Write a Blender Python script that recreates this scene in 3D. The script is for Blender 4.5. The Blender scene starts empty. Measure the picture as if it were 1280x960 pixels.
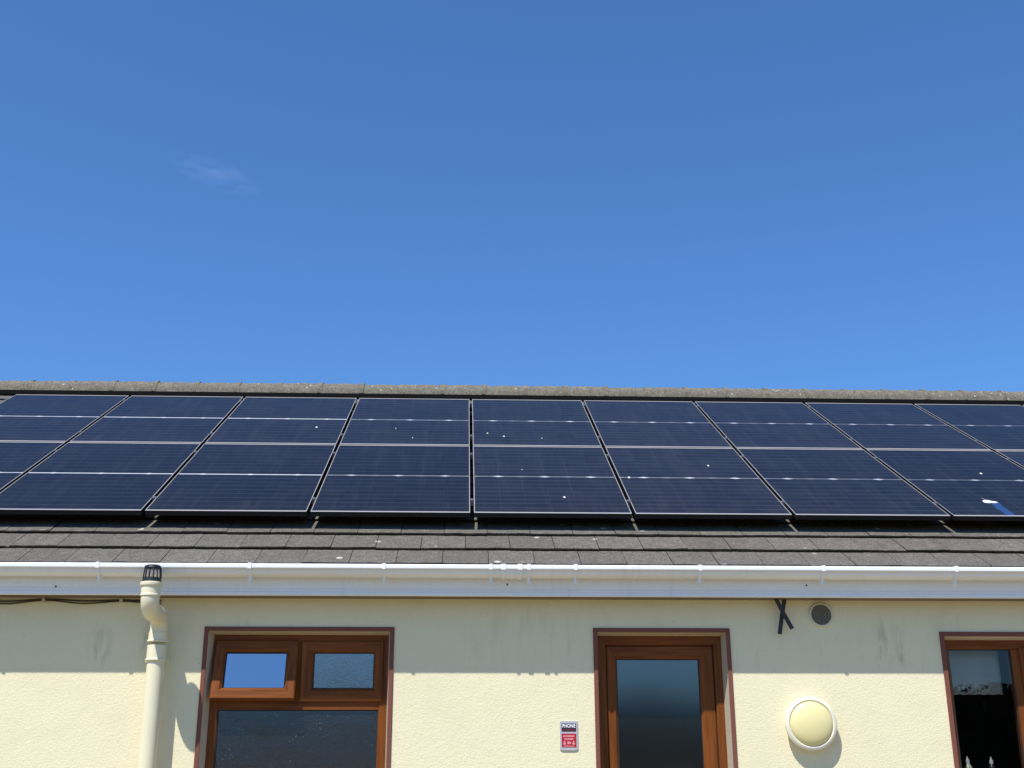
import bpy, bmesh, math, random
from mathutils import Vector, Matrix
random.seed(7)
R = math.radians
SC = bpy.context.scene
COL = SC.collection

# ------------------------------------------------------------------ nodes
def mat(name):
    m = bpy.data.materials.new(name); m.use_nodes = True
    nt = m.node_tree
    for n in list(nt.nodes): nt.nodes.remove(n)
    out = nt.nodes.new('ShaderNodeOutputMaterial')
    return m, nt, out

def N(nt, kind, ins=None, **props):
    n = nt.nodes.new('ShaderNode' + kind)
    for k, v in props.items(): setattr(n, k, v)
    for k, v in (ins or {}).items():
        s = n.inputs[k]
        if isinstance(v, bpy.types.NodeSocket): nt.links.new(v, s)
        else: s.default_value = v
    return n

def c4(c): return (c[0], c[1], c[2], 1.0)
def math_(nt, op, a, b=0.0, c=None, clamp=False):
    ins = {0: a, 1: b}
    if c is not None: ins[2] = c
    return N(nt, 'Math', ins, operation=op, use_clamp=clamp).outputs[0]
def mixc(nt, f, a, b, blend='MIX'):
    n = N(nt, 'Mix', data_type='RGBA', blend_type=blend)
    for i, v in ((0, f), (6, a), (7, b)):
        if isinstance(v, bpy.types.NodeSocket): nt.links.new(v, n.inputs[i])
        else: n.inputs[i].default_value = v if i == 0 else (c4(v) if len(v) == 3 else v)
    return n.outputs[2]
def ramp(nt, f, lo, hi):
    return N(nt, 'MapRange', {0: f, 1: lo, 2: hi, 3: 0.0, 4: 1.0}, clamp=True).outputs[0]
def noise(nt, vec, scale, detail=4.0, rough=0.55):
    return N(nt, 'TexNoise', {'Vector': vec, 'Scale': scale, 'Detail': detail, 'Roughness': rough}).outputs[0]
def stretch(nt, vec, s):
    return N(nt, 'Mapping', {'Vector': vec, 'Scale': s}).outputs[0]
def objco(nt): return N(nt, 'TexCoord').outputs['Object']
def posco(nt): return N(nt, 'NewGeometry').outputs['Position']
def principled(nt, out, **k):
    p = N(nt, 'BsdfPrincipled', k); nt.links.new(p.outputs[0], out.inputs[0]); return p
def bump(nt, h, strength, dist):
    return N(nt, 'Bump', {'Height': h, 'Strength': strength, 'Distance': dist}).outputs[0]

def simple(name, col, rough=0.5, var=0.12, scale=9.0, bmp=0.0, bs=80.0, metal=0.0, spec=0.5):
    m, nt, out = mat(name); v = posco(nt)
    f = noise(nt, v, scale, 5.0)
    c = mixc(nt, f, [x * (1 - var) for x in col], [min(1, x * (1 + var)) for x in col])
    k = {'Base Color': c, 'Roughness': rough, 'Metallic': metal, 'Specular IOR Level': spec}
    if bmp: k['Normal'] = bump(nt, noise(nt, v, bs, 3.0), 0.6, bmp)
    principled(nt, out, **k); return m

def wall_mat():
    m, nt, out = mat('painted_roughcast'); v = posco(nt)
    big = noise(nt, v, 1.3, 6.0, 0.6)
    c = mixc(nt, ramp(nt, big, .35, .7), (.765, .712, .49), (.735, .683, .47))
    # rain streaks and algae, patchy, on the render near the eaves
    st = noise(nt, stretch(nt, v, (7.0, 1.0, 1.1)), 1.6, 6.0, .62)
    st2 = noise(nt, v, 1.7, 3.0, .5)
    sep = N(nt, 'SeparateXYZ', {0: v})
    band = math_(nt, 'MULTIPLY', ramp(nt, sep.outputs[2], .55, .8), ramp(nt, sep.outputs[2], 1.12, .98))
    f = math_(nt, 'MULTIPLY', math_(nt, 'MULTIPLY', ramp(nt, st, .52, .74), ramp(nt, st2, .42, .62)), band)
    c = mixc(nt, math_(nt, 'MULTIPLY', f, .36), c, (.36, .36, .22))
    # two darker algae runs seen on the wall
    for (sx, sz, w, a) in ((2.80, .86, .045, .5), (2.92, .80, .03, .6), (-2.35, .82, .10, .4), (-2.02, .84, .09, .5), (-1.45, .86, .08, .28)):
        dx = math_(nt, 'DIVIDE', math_(nt, 'ABSOLUTE', math_(nt, 'SUBTRACT', sep.outputs[0], sx)), w)
        dz = math_(nt, 'DIVIDE', math_(nt, 'ABSOLUTE', math_(nt, 'SUBTRACT', sep.outputs[2], sz)), .17)
        d = math_(nt, 'ADD', math_(nt, 'MULTIPLY', dx, dx), math_(nt, 'MULTIPLY', dz, dz))
        g = math_(nt, 'MULTIPLY', math_(nt, 'SUBTRACT', 1.0, d, clamp=True), ramp(nt, noise(nt, stretch(nt, v, (16, 1, 5)), 2.0, 5.0), .4, .65))
        c = mixc(nt, math_(nt, 'MULTIPLY', g, a), c, (.30, .31, .19))
    mott = noise(nt, v, 4.5, 6.0, .7)
    c = mixc(nt, math_(nt, 'MULTIPLY', ramp(nt, mott, .50, .72), .16), c, (.52, .47, .30))
    warp = N(nt, 'VectorMath', {0: v, 1: N(nt, 'VectorMath', {0: N(nt, 'TexNoise', {'Vector': v, 'Scale': 3.0, 'Detail': 5.0}).outputs['Color'], 1: (.35, .35, .35)}, operation='MULTIPLY').outputs[0]}, operation='ADD').outputs[0]
    ck = N(nt, 'TexVoronoi', {'Vector': warp, 'Scale': .8}, feature='DISTANCE_TO_EDGE').outputs[0]
    ckm = math_(nt, 'MULTIPLY', math_(nt, 'LESS_THAN', ck, .0022), ramp(nt, noise(nt, v, 1.9, 2.0), .52, .60))
    c = mixc(nt, math_(nt, 'MULTIPLY', ckm, .09), c, (.30, .27, .17))
    # little chips and grit
    vo = N(nt, 'TexVoronoi', {'Vector': v, 'Scale': 11.0}).outputs[0]
    c = mixc(nt, math_(nt, 'MULTIPLY', ramp(nt, vo, .07, .04), .45), c, (.38, .35, .22))
    n1 = noise(nt, stretch(nt, v, (1, 1, 1.2)), 85.0, 4.0, .6)
    n2 = N(nt, 'TexVoronoi', {'Vector': v, 'Scale': 55.0}, feature='SMOOTH_F1').outputs[0]
    h = math_(nt, 'ADD', n1, math_(nt, 'MULTIPLY', n2, .35))
    h = math_(nt, 'ADD', h, math_(nt, 'MULTIPLY', noise(nt, v, 20.0, 2.0), .3))
    principled(nt, out, **{'Base Color': c, 'Roughness': .85, 'Specular IOR Level': .25, 'Normal': bump(nt, h, .34, .008)})
    return m

def tile_mat(name, a, b, lichen, lich_amt, lscale):
    m, nt, out = mat(name); v = posco(nt)
    tone = N(nt, 'Attribute', attribute_name='tone').outputs['Fac']
    f = noise(nt, v, 7.0, 6.0, .65)
    c = mixc(nt, math_(nt, 'ADD', math_(nt, 'MULTIPLY', f, .55), math_(nt, 'MULTIPLY', tone, .55)), a, b)
    grain = noise(nt, v, 140.0, 3.0, .6)
    c = mixc(nt, ramp(nt, grain, .38, .66), [x * .6 for x in a], c)
    mid = noise(nt, v, 33.0, 5.0, .7)
    c = mixc(nt, math_(nt, 'MULTIPLY', ramp(nt, mid, .46, .62), .55), c, [x * .55 for x in a])
    run = noise(nt, stretch(nt, v, (22.0, 2.2, 2.2)), 1.0, 5.0, .6)
    c = mixc(nt, math_(nt, 'MULTIPLY', ramp(nt, run, .55, .72), .4), c, [x * .5 for x in a])
    pale = ramp(nt, noise(nt, v, 58.0, 4.0, .7), .60, .70)
    c = mixc(nt, math_(nt, 'MULTIPLY', pale, .5), c, [min(.5, x * 1.7) for x in b])
    w = N(nt, 'TexVoronoi', {'Vector': v, 'Scale': lscale}).outputs[0]
    w2 = noise(nt, v, 3.1, 4.0, .6)
    patch = noise(nt, v, 16.0, 6.0, .7)
    c = mixc(nt, math_(nt, 'MULTIPLY', ramp(nt, patch, .52, .72), lich_amt), c, [x * .55 for x in lichen])
    spot = math_(nt, 'MULTIPLY', ramp(nt, w, .15, .10), ramp(nt, w2, .5, .58))
    c = mixc(nt, math_(nt, 'MULTIPLY', spot, .7), c, lichen)
    moss = ramp(nt, noise(nt, v, 11.0, 5.0, .7), .60, .75)
    c = mixc(nt, math_(nt, 'MULTIPLY', moss, .35), c, (.045, .05, .022))
    h = math_(nt, 'ADD', grain, math_(nt, 'MULTIPLY', f, 1.5))
    principled(nt, out, **{'Base Color': c, 'Roughness': .9, 'Specular IOR Level': .12, 'Normal': bump(nt, h, .7, .004)})
    return m

def wood_mat(name, col, axis=2):
    m, nt, out = mat(name); v = posco(nt)
    s = [30.0, 30.0, 30.0]; s[axis] = 1.6
    f = noise(nt, stretch(nt, v, s), 1.5, 6.0, .6)
    c = mixc(nt, ramp(nt, f, .3, .7), [x * .55 for x in col], [x * 1.18 for x in col])
    principled(nt, out, **{'Base Color': c, 'Roughness': .45, 'Specular IOR Level': .15, 'Normal': bump(nt, f, .25, .001)})
    return m

def glass_mat(name, gloss, rough, tint, obscure=0.0, sparkle=0.0):
    m, nt, out = mat(name); v = posco(nt)
    k = {'Color': (1, 1, 1, 1), 'Roughness': rough}
    if obscure:
        h = math_(nt, 'ADD', noise(nt, v, 95.0, 2.0), math_(nt, 'ADD', math_(nt, 'MULTIPLY', N(nt, 'TexVoronoi', {'Vector': v, 'Scale': 110.0}).outputs[0], .3), math_(nt, 'MULTIPLY', noise(nt, v, 5.0, 3.0), 3.0)))
        k['Normal'] = bump(nt, h, obscure, .006)
    else:
        k['Normal'] = bump(nt, noise(nt, v, 2.2, 1.0), .08, .004)
    g = N(nt, 'BsdfGlossy', k)
    t = N(nt, 'BsdfTransparent', {'Color': c4(tint)})
    fr = N(nt, 'Fresnel', {'IOR': 1.5}).outputs[0]
    f = math_(nt, 'ADD', math_(nt, 'MULTIPLY', fr, .9), gloss, clamp=True)
    s = N(nt, 'MixShader', {0: f, 1: t.outputs[0], 2: g.outputs[0]})
    if sparkle:
        d = N(nt, 'BsdfDiffuse', {'Color': (.55, .57, .58, 1)})
        vo = N(nt, 'TexVoronoi', {'Vector': v, 'Scale': 48.0}).outputs[0]  # pale diffuse specks painted in for the sparkle of patterned glass
        rnd = ramp(nt, noise(nt, v, 6.0, 2.0), .42, .62)
        sp = math_(nt, 'MULTIPLY', math_(nt, 'MULTIPLY', ramp(nt, vo, .16, .08), rnd), sparkle)
        fl = math_(nt, 'ADD', sp, .012, clamp=True)
        s = N(nt, 'MixShader', {0: fl, 1: s.outputs[0], 2: d.outputs[0]})
    nt.links.new(s.outputs[0], out.inputs[0])
    return m

# module dimensions
PW, PL, GAP = 1.125, 1.903, 0.029
def cell_mat():
    m, nt, out = mat('solar_cells'); v = objco(nt)
    sep = N(nt, 'SeparateXYZ', {0: v}); x, y = sep.outputs[0], sep.outputs[1]
    cw = (PW - .024) / 6.0
    rh = (PL / 2 - .03 - .009) / 9.0
    ay = math_(nt, 'ABSOLUTE', y)
    u = math_(nt, 'FRACT', math_(nt, 'ADD', math_(nt, 'DIVIDE', x, cw), 20.0))
    du = math_(nt, 'MULTIPLY', math_(nt, 'MINIMUM', u, math_(nt, 'SUBTRACT', 1.0, u)), cw)      # metres to column gap
    w = math_(nt, 'FRACT', math_(nt, 'DIVIDE', math_(nt, 'SUBTRACT', ay, .009), rh))
    dw = math_(nt, 'MULTIPLY', math_(nt, 'MINIMUM', w, math_(nt, 'SUBTRACT', 1.0, w)), rh)
    rnd = N(nt, 'ObjectInfo').outputs['Random']
    tone = N(nt, 'TexWhiteNoise', {'Vector': N(nt, 'CombineXYZ', {0: math_(nt, 'FLOOR', math_(nt, 'DIVIDE', x, cw)), 1: math_(nt, 'FLOOR', math_(nt, 'DIVIDE', y, rh)), 2: rnd}).outputs[0]}, noise_dimensions='3D').outputs[0]
    base = mixc(nt, tone, (.0075, .008, .011), (.011, .0115, .0145))
    soil = noise(nt, N(nt, 'NewGeometry').outputs['Position'], 2.6, 6.0, .65)
    base = mixc(nt, math_(nt, 'MULTIPLY', ramp(nt, soil, .35, .8), .16), base, (.05, .052, .058))
    # fine fingers run across each cell; the solder strips run along the module
    bus = math_(nt, 'FRACT', math_(nt, 'MULTIPLY', u, 10.0))
    busm = math_(nt, 'LESS_THAN', math_(nt, 'ABSOLUTE', math_(nt, 'SUBTRACT', bus, .5)), .03)
    base = mixc(nt, math_(nt, 'MULTIPLY', busm, .08), base, (.10, .11, .13))
    rowm = ramp(nt, dw, .011, .004)
    base = mixc(nt, math_(nt, 'MULTIPLY', rowm, .7), base, (.030, .034, .055))
    colm = math_(nt, 'LESS_THAN', du, .0022)
    base = mixc(nt, math_(nt, 'MULTIPLY', colm, .12), base, (.06, .07, .10))
    # middle gap with the pale backsheet, widened where the cut corners meet
    strip = N(nt, 'Attribute', attribute_name='gap_tone', attribute_type='OBJECT').outputs['Fac']
    thin = ramp(nt, ay, .011, .007)
    dia = math_(nt, 'LESS_THAN', math_(nt, 'ADD', math_(nt, 'MULTIPLY', ay, 2.2), du), .048)
    u2 = math_(nt, 'FRACT', math_(nt, 'ADD', math_(nt, 'DIVIDE', x, cw * 2.0), 20.5))
    near2 = math_(nt, 'LESS_THAN', math_(nt, 'ABSOLUTE', math_(nt, 'SUBTRACT', u2, .5)), .25)
    base = mixc(nt, math_(nt, 'MULTIPLY', thin, strip), base, (.62, .64, .68))
    base = mixc(nt, math_(nt, 'MULTIPLY', dia, math_(nt, 'ADD', math_(nt, 'MULTIPLY', near2, .42), .06)), base, (.62, .64, .68))
    base = mixc(nt, 1.0, base, N(nt, 'CombineColor', {i: math_(nt, 'ADD', .8, math_(nt, 'MULTIPLY', rnd, .45)) for i in range(3)}).outputs[0], 'MULTIPLY')
    edge = math_(nt, 'MULTIPLY', ramp(nt, y, -PL / 2 + .30, -PL / 2 + .02), ramp(nt, noise(nt, v, 5.0, 4.0), .3, .75))
    trail = ramp(nt, noise(nt, N(nt, 'VectorMath', {0: stretch(nt, v, (9.0, .7, 1.0)), 1: N(nt, 'CombineXYZ', {2: math_(nt, 'MULTIPLY', rnd, 40.0)}).outputs[0]}, operation='ADD').outputs[0], 1.5, 4.0, .6), .5, .8)
    base = mixc(nt, math_(nt, 'ADD', math_(nt, 'MULTIPLY', edge, .10), math_(nt, 'MULTIPLY', trail, .13)), base, (.075, .075, .07))
    rough = math_(nt, 'ADD', .08, math_(nt, 'MULTIPLY', soil, .18))
    principled(nt, out, **{'Base Color': base, 'Roughness': rough, 'IOR': 1.25, 'Specular IOR Level': .29})
    return m

def blind_mat():
    m, nt, out = mat('lace_blind'); v = posco(nt)
    sep = N(nt, 'SeparateXYZ', {0: v})
    z = sep.outputs[2]
    f = noise(nt, v, 5.0, 4.0)
    c = mixc(nt, f, (.55, .60, .61), (.68, .73, .73))
    hem = math_(nt, 'MULTIPLY', ramp(nt, z, .520, .535), ramp(nt, z, .598, .57))
    fl = ramp(nt, noise(nt, stretch(nt, v, (1, .1, 1)), 38.0, 3.0, .6), .52, .56)
    c = mixc(nt, math_(nt, 'MULTIPLY', math_(nt, 'MULTIPLY', hem, fl), ramp(nt, noise(nt, stretch(nt, v, (1, .1, .1)), 7.0, 1.0), .38, .5)), c, (.02, .022, .025))
    principled(nt, out, **{'Base Color': c, 'Roughness': .8})
    return m

def upvc_mat():
    m, nt, out = mat('weathered_white_upvc'); v = posco(nt)
    c = mixc(nt, noise(nt, v, 4.0, 4.0), (.74, .765, .79), (.80, .82, .84))
    drip = noise(nt, stretch(nt, v, (14.0, .6, 1.2)), 1.7, 5.0, .65)
    part = noise(nt, stretch(nt, v, (1.0, .5, .5)), 1.1, 3.0)
    g = math_(nt, 'MULTIPLY', ramp(nt, drip, .54, .78), ramp(nt, part, .42, .62))
    c = mixc(nt, math_(nt, 'MULTIPLY', g, .38), c, (.36, .37, .28))
    speck = ramp(nt, noise(nt, v, 55.0, 3.0, .6), .64, .74)
    c = mixc(nt, math_(nt, 'MULTIPLY', speck, .22), c, (.30, .30, .24))
    principled(nt, out, **{'Base Color': c, 'Roughness': ramp(nt, drip, -.9, 1.6)})
    return m
def dropping_mat():
    return simple('bird_lime', (.60, .60, .56), .7, .2, 60)

M = {}
M['wall'] = wall_mat()
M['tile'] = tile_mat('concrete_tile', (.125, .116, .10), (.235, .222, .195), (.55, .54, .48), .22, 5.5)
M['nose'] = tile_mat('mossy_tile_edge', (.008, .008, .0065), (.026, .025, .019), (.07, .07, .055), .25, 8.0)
M['ridge'] = tile_mat('lichened_ridge', (.14, .128, .10), (.34, .315, .25), (.50, .48, .40), .6, 13.0)
M['felt'] = simple('roof_felt', (.02, .02, .02), .9, spec=.05)
M['upvc'] = upvc_mat()
M['soffit'] = simple('brown_soffit', (.16, .115, .08), .6, .2)
M['pipe'] = simple('cream_painted_pipe', (.72, .68, .48), .42, .05, 6, .0006, 60)
M['blackp'] = simple('black_plastic', (.012, .012, .016), .45)
M['strap'] = simple('black_webbing', (.018, .018, .024), .6)
M['trim'] = simple('brown_painted_band', (.165, .055, .036), .8, .14, 14, .0015, 40)
M['woodv'] = wood_mat('woodgrain_upright', (.185, .058, .012), 2)
M['woodh'] = wood_mat('woodgrain_level', (.185, .058, .012), 0)
M['gasket'] = simple('black_gasket', (.01, .01, .011), .6)
M['reveal'] = simple('painted_reveal', (.46, .40, .30), .8, .1, 20, .002, 60)
M['glass_clear'] = glass_mat('clear_glass', .0, .01, (.55, .58, .58))
M['glass_door'] = glass_mat('door_glass', .10, .11, (.10, .11, .12), 0, .05)
M['glass_obs'] = glass_mat('obscure_glass', .21, .20, (.22, .24, .26), .08, .55)
M['glass_big'] = glass_mat('obscure_glass_large', .065, .20, (.20, .21, .22), .10, .3)
M['glass_sash'] = glass_mat('clear_sash_glass', .46, .01, (.25, .28, .3))
M['cells'] = cell_mat()
M['lip'] = simple('silver_anodised', (.30, .29, .285), .45, .08, 12, metal=.0)
M['frameblack'] = simple('black_anodised', (.012, .012, .014), .5, spec=.2)
M['alu'] = simple('raw_aluminium', (.3, .3, .31), .4, .1, 20, metal=.7)
M['diffuser'] = simple('yellowed_diffuser', (.74, .67, .34), .38, .06, 12)
M['lampbase'] = simple('white_lamp_ring', (.72, .69, .56), .6, .04)
M['signgrey'] = simple('silver_plate', (.42, .42, .46), .4, .05)
M['signred'] = simple('red_sign', (.38, .012, .022), .4, .1, 40)
M['signdark'] = simple('dark_sign', (.018, .014, .024), .4, .1)
M['signwhite'] = simple('white_print', (.75, .76, .78), .5, .05)
M['signpink'] = simple('pale_print', (.72, .30, .33), .5, .1)
M['signdred'] = simple('dim_red_print', (.17, .018, .04), .5, .1)
M['mesh'] = simple('grey_grille', (.13, .115, .105), .6, .2, 60)
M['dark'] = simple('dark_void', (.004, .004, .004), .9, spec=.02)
M['ventrim'] = simple('painted_vent_rim', (.60, .58, .46), .6)
M['cable'] = simple('black_cable', (.02, .018, .017), .5)
M['clip'] = simple('grey_clip', (.45, .43, .36), .5)
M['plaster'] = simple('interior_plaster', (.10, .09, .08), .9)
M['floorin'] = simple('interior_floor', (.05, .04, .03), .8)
M['blind'] = blind_mat()
M['bottlecream'] = simple('cream_plastic', (.62, .60, .46), .35)
M['bottledark'] = simple('dark_plastic', (.02, .025, .03), .3)
M['whiteplastic'] = simple('white_plastic', (.80, .80, .80), .35)
M['lime'] = dropping_mat()
M['bluesmear'] = simple('blue_smear', (.016, .045, .14), .35, .25, 30)
M['ground'] = simple('gravel_yard', (.25, .20, .11), .9, .2, 1.2, .004, 30)
M['leaf'] = simple('hedge_leaf', (.04, .065, .022), .7, .4, 3)

# ------------------------------------------------------------------ mesh builder
class MB:
    def __init__(s): s.v = []; s.f = []; s.m = []; s.t = []
    def add(s, vs, fs, mi=0, tone=.5):
        b = len(s.v); s.v += [tuple(p) for p in vs]
        for f in fs: s.f.append([b + i for i in f]); s.m.append(mi); s.t.append(tone)
    def hexa(s, p, mi=0, tone=.5):          # 8 points: bottom 4 (ccw), top 4
        s.add(p, [(3, 2, 1, 0), (4, 5, 6, 7), (0, 1, 5, 4), (1, 2, 6, 5), (2, 3, 7, 6), (3, 0, 4, 7)], mi, tone)
    def box(s, x0, x1, y0, y1, z0, z1, mi=0):
        s.hexa([(x0, y0, z0), (x1, y0, z0), (x1, y1, z0), (x0, y1, z0), (x0, y0, z1), (x1, y0, z1), (x1, y1, z1), (x0, y1, z1)], mi)
    def tube(s, path, rad, seg=20, caps=True, mi=0):
        path = [Vector(p) for p in path]
        if not hasattr(rad, '__len__'): rad = [rad] * len(path)
        rings = []; ref = Vector((1, 0, 0))
        for i, p in enumerate(path):
            d = (path[min(i + 1, len(path) - 1)] - path[max(i - 1, 0)])
            if d.length < 1e-9: d = Vector((0, 0, 1))
            d.normalize()
            if abs(d.dot(ref)) > .95: ref = Vector((0, 1, 0)) if abs(d.y) < .9 else Vector((0, 0, 1))
            a = ref - d * ref.dot(d); a.normalize(); b = d.cross(a); ref = a
            rings.append([p + (a * math.cos(2 * math.pi * k / seg) + b * math.sin(2 * math.pi * k / seg)) * rad[i] for k in range(seg)])
        vs = [q for r in rings for q in r]; fs = []
        for i in range(len(rings) - 1):
            for k in range(seg):
                k2 = (k + 1) % seg
                fs.append((i * seg + k, i * seg + k2, (i + 1) * seg + k2, (i + 1) * seg + k))
        if caps:
            fs.append(tuple(range(seg - 1, -1, -1))); fs.append(tuple((len(rings) - 1) * seg + k for k in range(seg)))
        s.add(vs, fs, mi)
    def lathe_y(s, prof, seg=48, mi=0):     # prof: (radius, y), axis -Y through the origin
        vs = []; fs = []
        for (r, y) in prof:
            for k in range(seg):
                a = 2 * math.pi * k / seg; vs.append((r * math.cos(a), y, r * math.sin(a)))
        for i in range(len(prof) - 1):
            for k in range(seg):
                k2 = (k + 1) % seg; fs.append((i * seg + k, (i + 1) * seg + k, (i + 1) * seg + k2, i * seg + k2))
        s.add(vs, fs, mi)
    def sweep_x(s, prof, x0, x1, closed=True, mi=0):    # prof: (y,z) loop
        n = len(prof)
        vs = [(x0, y, z) for y, z in prof] + [(x1, y, z) for y, z in prof]
        fs = [(i, (i + 1) % n, n + (i + 1) % n, n + i) for i in range(n if closed else n - 1)]
        if closed: fs += [tuple(range(n - 1, -1, -1)), tuple(range(n, 2 * n))]
        s.add(vs, fs, mi)
    def build(s, name, mats, parent=None, loc=(0, 0, 0), smooth=None, bevel=0.0):
        me = bpy.data.meshes.new(name); me.from_pydata(s.v, [], s.f)
        if not isinstance(mats, (list, tuple)): mats = [mats]
        for m in mats: me.materials.append(m)
        for i, p in enumerate(me.polygons): p.material_index = s.m[i]
        at = me.attributes.new('tone', 'FLOAT', 'FACE')
        for i, t in enumerate(s.t): at.data[i].value = t
        bm = bmesh.new(); bm.from_mesh(me); bmesh.ops.recalc_face_normals(bm, faces=bm.faces); bm.to_mesh(me); bm.free()
        o = bpy.data.objects.new(name, me); COL.objects.link(o); o.location = loc
        if parent: o.parent = parent
        if smooth is not None:
            for p in me.polygons: p.use_smooth = True
            me.set_sharp_from_angle(angle=R(smooth))
        if bevel:
            b = o.modifiers.new('bevel', 'BEVEL'); b.width = bevel; b.segments = 2; b.limit_method = 'ANGLE'
        return o

def tag(o, label=None, cat=None, group=None, kind=None):
    if label: o['label'] = label
    if cat: o['category'] = cat
    if group: o['group'] = group
    if kind: o['kind'] = kind
    return o
def thing(name, label, cat, loc=(0, 0, 0), group=None):
    o = bpy.data.objects.new(name, None); COL.objects.link(o); o.location = loc; o.empty_display_size = .1
    return tag(o, label, cat, group)

# ------------------------------------------------------------------ key measures (metres, camera eye at the origin)
TH = 0.52176                                            # roof pitch
P0 = Vector((0, 8.1743, 1.7726))                        # lower edge of the array, glass plane
NRM = Vector((0, -math.sin(TH), math.cos(TH))); SD = Vector((0, math.cos(TH), math.sin(TH)))
TOFF = -.12                                             # tile surface below the glass
def T(x, s, off=0.0):                                   # point on the tiled slope
    p = P0 + NRM * (TOFF + off) + SD * s; return Vector((x, p.y, p.z))
GX = 0.059                                              # x of a panel gap
PITCH = PW + GAP
YW = 7.86                                               # wall face
ZG = -1.30                                              # yard level
XA, XB = -8.6, 8.8                                      # ends of the house
RY, RZ, RR = 12.33, 3.944, .155                          # ridge centre and radius

# ------------------------------------------------------------------ ground
g = MB(); g.add([(-400, -400, ZG), (400, -400, ZG), (400, 400, ZG), (-400, 400, ZG)], [(0, 1, 2, 3)])
tag(g.build('ground', M['ground']), 'tan gravel yard and open ground around the bungalow', kind='structure')

# ------------------------------------------------------------------ the bungalow
house = thing('bungalow', 'cream roughcast bungalow with brown windows, white gutter and grey tiled roof', 'house', (0, YW, ZG))
def hb(mb, name, m, parent=house, **k):                 # meshes are written in world metres, then hung on the house
    o = mb.build(name, m, None, **k)
    o.parent = parent
    off = Vector((0, 0, 0)); q = parent
    while q: off += Vector(q.location); q = q.parent
    o.location = Vector(o.location) - off
    return o

OPEN = [(-1.658, -.475, -.32, .905), (.893, 1.751, -1.20, .903), (3.225, 4.62, -.16, .882)]   # left window, door, right window
def front_wall():
    xs = sorted({XA, XB} | {v for o in OPEN for v in o[:2]}); zs = sorted({ZG, 1.40} | {v for o in OPEN for v in o[2:]})
    mb = MB(); y0, y1 = YW, YW + .3
    def hole(x, z): return any(o[0] < x < o[1] and o[2] < z < o[3] for o in OPEN)
    for i in range(len(xs) - 1):
        for j in range(len(zs) - 1):
            a, b, c, d = xs[i], xs[i + 1], zs[j], zs[j + 1]
            if hole((a + b) / 2, (c + d) / 2): continue
            for y in (y0, y1): mb.add([(a, y, c), (b, y, c), (b, y, d), (a, y, d)], [(0, 1, 2, 3)])
    for a, b, c, d in OPEN:
        for p, q in (((a, c), (a, d)), ((a, d), (b, d)), ((b, d), (b, c)), ((b, c), (a, c))):
            mb.add([(p[0], y0, p[1]), (q[0], y0, q[1]), (q[0], y1, q[1]), (p[0], y1, p[1])], [(0, 1, 2, 3)])
    mb.add([(XA, y0, ZG), (XA, y1, ZG), (XA, y1, 1.4), (XA, y0, 1.4)], [(0, 1, 2, 3)])
    mb.add([(XB, y0, ZG), (XB, y1, ZG), (XB, y1, 1.4), (XB, y0, 1.4)], [(0, 1, 2, 3)])
    bm = hb(mb, 'front_wall', M['wall'])
front_wall()
YR = 2 * RY - YW
w = MB(); w.box(XA, XB, YR - .3, YR, ZG, 1.4); hb(w, 'rear_wall', M['wall'])
for xa, xb in ((XA, XA + .3), (XB - .3, XB)):
    w = MB(); prof = [(YW + .302, ZG), (YR - .302, ZG), (YR - .302, 1.52), (RY, 3.78), (YW + .302, 1.52)]
    w.sweep_x(prof, xa, xb); hb(w, 'gable_wall', M['wall'])
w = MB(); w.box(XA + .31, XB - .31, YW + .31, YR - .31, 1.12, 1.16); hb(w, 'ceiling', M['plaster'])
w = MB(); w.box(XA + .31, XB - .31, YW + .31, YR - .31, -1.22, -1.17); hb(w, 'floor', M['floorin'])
w = MB(); w.box(XA + .32, XB - .32, 11.0, 11.1, -1.165, 1.115); hb(w, 'interior_wall', M['plaster'])

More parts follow.
